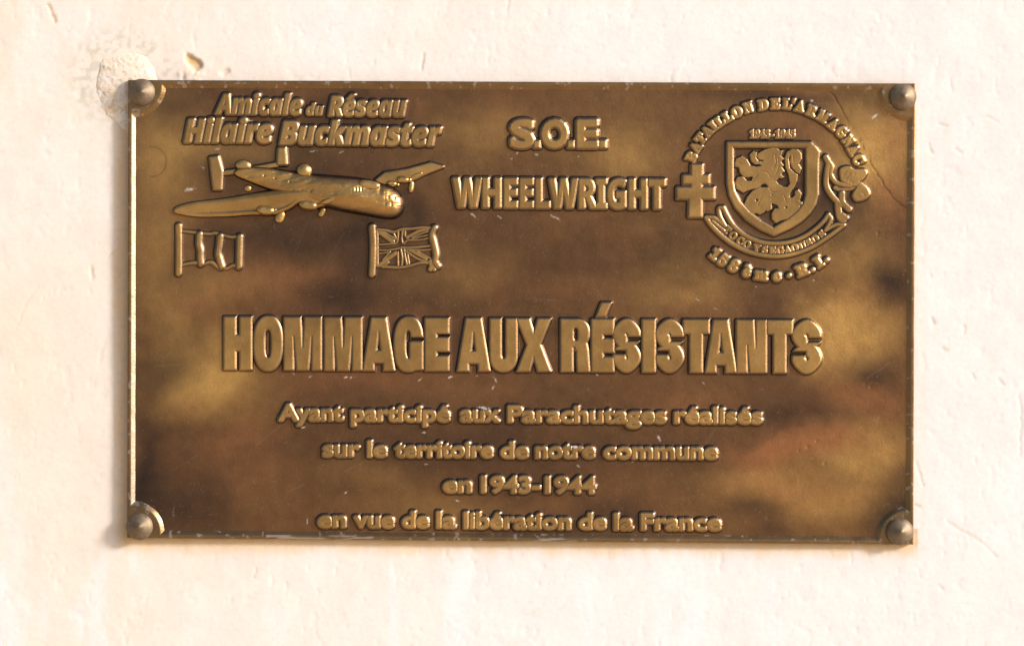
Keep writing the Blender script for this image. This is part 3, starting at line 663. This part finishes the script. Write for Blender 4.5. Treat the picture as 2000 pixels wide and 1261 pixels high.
strokes_relief('body', [(E6([(250, 135), (290, 225), (272, 350), (258, 480), (270, 600), (340, 720), (440, 830), (490, 870)]), 3.3), (E6([(300, 210), (345, 290), (330, 400), (375, 490), (460, 545), (640, 575)]), 2.6)], mus, 6.5, 3.6, .6)
strokes_relief('arm', [(E6([(395, 605), (470, 632), (600, 625), (690, 600)]), 2.6)], mus, 5, 3, .6)
strokes_relief('leg', [(E6([(500, 690), (505, 820), (560, 890), (610, 935)]), 4.0)], mus, 6.5, 3.6, .6)
strokes_relief('leg', [(E6([(440, 860), (450, 980), (470, 1060), (520, 1110)]), 4.5), (E6([(500, 1020), (570, 1070)]), 3.2)], mus, 6.5, 3.6, .6)
def hat_cuts(U, V):
    return np.minimum.reduce([line_sdf(E6(p), .8, U, V) for p in ([(520, 420), (570, 345)], [(560, 480), (640, 380)], [(610, 520), (640, 480)], [(690, 400), (715, 380)], [(650, 540), (680, 520)])])
outline_relief('plumed_hat', [smooth_path(E6([(480, 330), (545, 290), (620, 290), (690, 330), (790, 330), (850, 335), (875, 390), (820, 470), (770, 500), (740, 570), (640, 570), (545, 525), (490, 470)]), 4, True)], mus, 7, 3.6, 0, .6, cut=hat_cuts)
outline_relief('cape', [smooth_path(E6([(770, 530), (850, 580), (905, 650), (915, 720), (850, 775), (725, 800), (675, 740), (680, 690), (725, 620)]), 4, True)], mus, 7, 4.2, 0, .6, cut=lambda U, V: np.minimum(line_sdf(E6([(740, 720), (770, 755)]), .7, U, V), line_sdf(E6([(810, 670), (840, 715)]), .7, U, V)))

# ------------------------------------------------------------------ flags
E3 = lambda p: frame(10.506, 330, 430, p)
fl = empty('flag_relief', parent=plaque, label='raised flag with three empty vertical bands under the aircraft\'s left wing')
strokes_relief('flagpole', [(E3([(195, 120), (200, 600), (195, 1090)]), 3.2)], fl, 8, 4.6, .7)
strokes_relief('cloth', [(E3([(250, 220), (500, 245), (820, 280), (930, 262), (1100, 300), (1280, 345), (1450, 318)]), 1.4), (E3([(240, 922), (420, 880), (620, 872), (700, 892), (850, 858), (950, 920), (1040, 985), (1100, 972), (1200, 982), (1300, 930), (1450, 945)]), 1.8)], fl, 4.5, 3.4, .7)
for p in ([(620, 290), (610, 480), (640, 620), (640, 750), (650, 890)], [(1045, 330), (1030, 500), (1005, 680), (1030, 800), (1075, 950)], [(1445, 345), (1440, 600), (1430, 950)]):
    strokes_relief('band_ridge', [(E3(p), 2.6)], fl, 7.5, 6.4, .7)
E4 = lambda p: frame(10.506, 710, 430, p)
fl = empty('flag_relief', parent=plaque, label='raised waving flag with crossed bars under the aircraft\'s nose')
strokes_relief('flagpole', [(E4([(170, 140), (190, 600), (170, 1110)]), 3.4)], fl, 8, 4.6, .7)
strokes_relief('cloth', [(E4([(250, 190), (450, 205), (620, 238), (780, 185), (1000, 172), (1200, 150), (1420, 165)]), 1.5), (E4([(390, 950), (600, 962), (780, 962), (950, 930), (1180, 868), (1380, 880)]), 1.5), (E4([(262, 230), (268, 600), (270, 930)]), 2.0)], fl, 5, 3, .6)
strokes_relief('cloth_edge', [(E4([(1450, 160), (1400, 300), (1440, 500), (1480, 700), (1465, 850), (1520, 940)]), 2.6)], fl, 8, 6.2, .6)
strokes_relief('cloth_fold', [(E4([(1370, 850), (1400, 930), (1370, 1000)]), 3.4), (E4([(1440, 960), (1450, 1020)]), 1.6)], fl, 6, 3, .6)
UJ = [([(300, 500), (560, 482), (685, 452), (705, 240)], .9), ([(310, 612), (500, 612), (720, 578)], .9), ([(310, 680), (450, 668), (540, 655)], .7), ([(800, 200), (782, 400), (822, 478), (905, 410), (1150, 405), (1380, 352)], .9), ([(770, 560), (1100, 552), (1430, 516)], 1.2), ([(880, 600), (1200, 612), (1430, 592)], .9),
      ([(700, 660), (705, 940)], .9), ([(760, 590), (792, 780), (780, 935)], .9), ([(832, 600), (850, 760), (890, 930)], .9), ([(900, 700), (935, 930)], .8), ([(330, 250), (600, 440)], 3.0), ([(400, 240), (660, 390)], .9), ([(600, 250), (660, 360)], .8), ([(850, 205), (850, 320)], .7), ([(890, 350), (1120, 230), (1320, 180)], 2.2), ([(1000, 350), (1180, 275), (1380, 215)], .9), ([(1000, 375), (1380, 290)], .8),
      ([(650, 680), (330, 920)], 3.2), ([(530, 670), (395, 810)], .9), ([(500, 870), (400, 950)], 1.4), ([(880, 650), (1150, 810), (1400, 855)], 1.0), ([(950, 612), (1280, 790)], 2.2), ([(1100, 640), (1450, 830)], .9)]
strokes_relief('crossed_bars', [(E4(p), hw) for p, hw in UJ], fl, 4.2, 1.9, .5, .9)

# ------------------------------------------------------------------ four-engined aircraft
air = empty('aircraft_relief', parent=plaque, label='raised four engined propeller bomber flying towards the lower right')
def blob(name, cu, cv, ru, rv, base, H, parent, ang=0.0, pw=2.0, st=.7):
    U, V = grid(cu - ru * 1.5 - 2, cv - max(ru, rv) * 1.3 - 2, cu + ru * 1.5 + 2, cv + max(ru, rv) * 1.3 + 2, st)
    s = ell_sdf(cu, cv, ru, rv, U, V, ang, pw); t = np.clip(1 + s / min(ru, rv), 0, 1.2)
    h = np.where(t < 1, base + H * np.sqrt(np.maximum(1 - t * t, 0)), base - (t - 1) * 60)
    return relief(name, U, V, np.where(t > 1.02, -5, h), parent, (0.85, (0.62, 0.41, 0.16)), floor=-1.5, rub=(.35, .7))
def wing_h(U, V, pts, H, wd): return prof(poly_sdf([np.asarray(pts, float)], U, V), H, wd, 2.0)
FUS = smooth_path([(456, 336), (470, 327), (510, 326), (555, 331), (600, 338), (640, 341), (680, 344), (712, 348), (740, 355), (764, 363), (781, 376), (790, 394), (788, 414), (774, 427), (750, 428), (716, 422), (675, 415), (640, 407), (600, 396), (560, 384), (525, 372), (490, 358), (462, 346)], 4, True)
U, V = grid(446, 305, 800, 436, .8)
s = poly_sdf([FUS], U, V)
axis_t = np.clip((U - 456) / 330, 0, 1); R = 6 + 27 * sstep(0, .8, axis_t); Hf = 11 + 16 * sstep(.05, .75, axis_t)
t = np.clip(-s / R, 0, 1); h = Hf * np.sqrt(np.maximum(1 - (1 - t) ** 2, 0))
h += 4.5 * (fbm(U / 30, V / 12, 130, 3) - .5) * sstep(0, -8, s)
for a in (532, 618, 686): h -= .22 * np.exp(-((U - a - .12 * (V - 360)) / 1.0) ** 2)            # frame joints
h -= .25 * np.exp(-((V - (346 + (U - 500) * .105)) / 1.0) ** 2) * (U > 500) * (U < 770)
h += 2.2 * np.exp(-(((U - 700) / 26) ** 2 + ((V - 384) / 9) ** 2)); h -= 2.0 * np.exp(-(((U - 742) / 5) ** 2 + ((V - 372) / 9) ** 2)) + .6 * np.exp(-(((U - 752) / 2.2) ** 2 + ((V - 395) / 20) ** 2))
for a, b in ((758, 386), (764, 400), (770, 388)): h -= 1.2 * np.exp(-(((U - a) / 2.4) ** 2 + ((V - b) / 4) ** 2))
h -= 1.6 * sum(np.exp(-(((U - a) ** 2 + (V - b) ** 2) - 0) / 7) for a, b in ((516, 343), (537, 348), (566, 355), (572, 372), (590, 372), (606, 374)))   # side windows
h -= 1.3 * sum(np.exp(-(((U - a) / 1.3) ** 2 + ((V - 371) / 4) ** 2)) for a in (694, 700, 706))
relief('fuselage', U, V, np.where(s > 0, -s * 2.0, h), air, (0.75, (0.62, 0.375, 0.13)), floor=-1.5, pkmap=sstep(.55, .97, h / Hf))  # flanks stay dark patina, which also paints in the hull's shading
NEAR = smooth_path([(344, 410), (375, 400), (435, 393), (495, 383), (547, 376), (600, 373), (640, 378), (648, 388), (628, 400), (605, 403), (585, 393), (560, 407), (530, 416), (495, 415), (450, 418), (390, 419), (358, 415)], 4, True)
U, V = grid(334, 362, 664, 428, .8); s = poly_sdf([NEAR], U, V)
h = prof(s, 11, 5.5, 1.5) * (.8 + 1.7 * sstep(400, 610, U)) - .16 * np.clip(V - 398 + .08 * (U - 450), -12, 14) * sstep(.0, -6, s)
relief('wing', U, V, h, air, (0.75, (0.62, 0.375, 0.13)), pkmap=sstep(.3, .85, prof(s, 11, 5.5, 1.5) / 7.7))
FAR = [(735, 352), (751, 339), (795, 332), (840, 319.5), (864, 326), (826, 341), (808, 350), (782, 353), (766, 361), (744, 362)]
U, V = grid(722, 308, 876, 374, .8)
relief('wing', U, V, wing_h(U, V, FAR, 10, 4.5), air, (0.75, (0.62, 0.375, 0.13)))
outline_relief('tail_fin', [[(411, 309), (425, 307), (433, 335), (431, 369), (418, 369), (415, 345)]], air, 9, 5.5, 0, .7)
outline_relief('tail_fin', [[(545, 291), (556, 290), (558, 320), (543, 320)]], air, 9, 6.5, 0, .7)
strokes_relief('tailplane', [([(434, 338), (470, 334), (500, 329), (540, 322)], 3.0)], air, 6.5, 3.4, .7)
for a in ((519, 411, 19, 10, 7, 12, .12), (602, 401, 19, 10, 12, 12, .15), (787, 351, 13, 7.5, 5, 10, .1), (765, 359, 11, 6.5, 5, 10, .1)): blob('engine', *a[:6], air, a[6], 2.4)
for a in ((538, 411.5, 5.5, 6, 6, 9), (620, 401, 5.5, 6, 7, 9), (800, 352, 5, 5.5, 5, 8), (777, 361, 4, 4.5, 5, 7)): blob('spinner', *a, air)
for a in ((547, 423, 10, 13, 2, 7, .35), (629, 414, 7, 11, 2, 7, .5), (803, 365, 6, 12, 2, 6, .1)): blob('wheel', *a[:6], air, a[6], 2.5)
blob('tail_wheel', 484, 368, 7.5, 7.5, 0, 4, air)
blob('turret', 594, 334, 16, 15, 4, 13, air); blob('turret', 475, 323, 16, 11, 2, 7, air, .12)
blob('cockpit_canopy', 722, 362, 21, 9, 19, 8, air, .16, 2.5)
blob('wing_fairing', 643, 391, 18, 7, 17, 8, air, -.4); blob('wing_fairing', 814, 342, 13, 4.5, 3, 6, air, -.35)

# ------------------------------------------------------------------ screw caps
LAB = {'tl': 'conical metal screw cap at the plaque\'s top left corner beside the lumpy mortar', 'tr': 'conical metal screw cap at the plaque\'s top right corner near the thin crack',
       'br': 'conical metal screw cap at the plaque\'s bottom right corner', 'bl': 'conical metal screw cap at the plaque\'s bottom left corner below the wide shadow'}
def lathe(profile, n, material, name):
    a = np.linspace(0, 2 * math.pi, n, endpoint=False); co = []; q = []
    for r, h in profile: co += [(r * S * math.cos(t), -h * S, r * S * math.sin(t)) for t in a]
    for k in range(len(profile) - 1):
        for i in range(n):
            j = (i + 1) % n; q.append((k * n + i, k * n + j, (k + 1) * n + j, (k + 1) * n + i))
    me = raw_mesh(name, np.array(co), np.array(q), material); return me
cone_me = lathe([(25.2, 6.4), (25.0, 6.9), (18.5, 10.6), (12, 14.0), (6, 17.0), (2.2, 18.8), (.8, 19.3), (.01, 19.4)], 48, STEEL, 'cone_top')
coll_me = lathe([(24.6, -3), (25.6, -2), (26.2, 4.0), (26.0, 5.7), (25.2, 6.4), (24, 6.3)], 48, STEEL, 'collar')
for k, (u, v) in CAPS.items():
    e = empty('screw_cap', (float(X_(u)), -(FIELD + 5.3) * S, ZC + float(Z_(v))))
    e['label'] = LAB[k]; e['category'] = 'screw cap'; e['group'] = 'screw caps at the corners of the plaque'
    link('cone_top', cone_me, e); link('collar', coll_me, e)
    e.rotation_euler = (math.radians(rng.uniform(-2, 2)), rng.uniform(0, 6), math.radians({'tl': 0, 'tr': 3, 'br': 2, 'bl': -1}[k]))
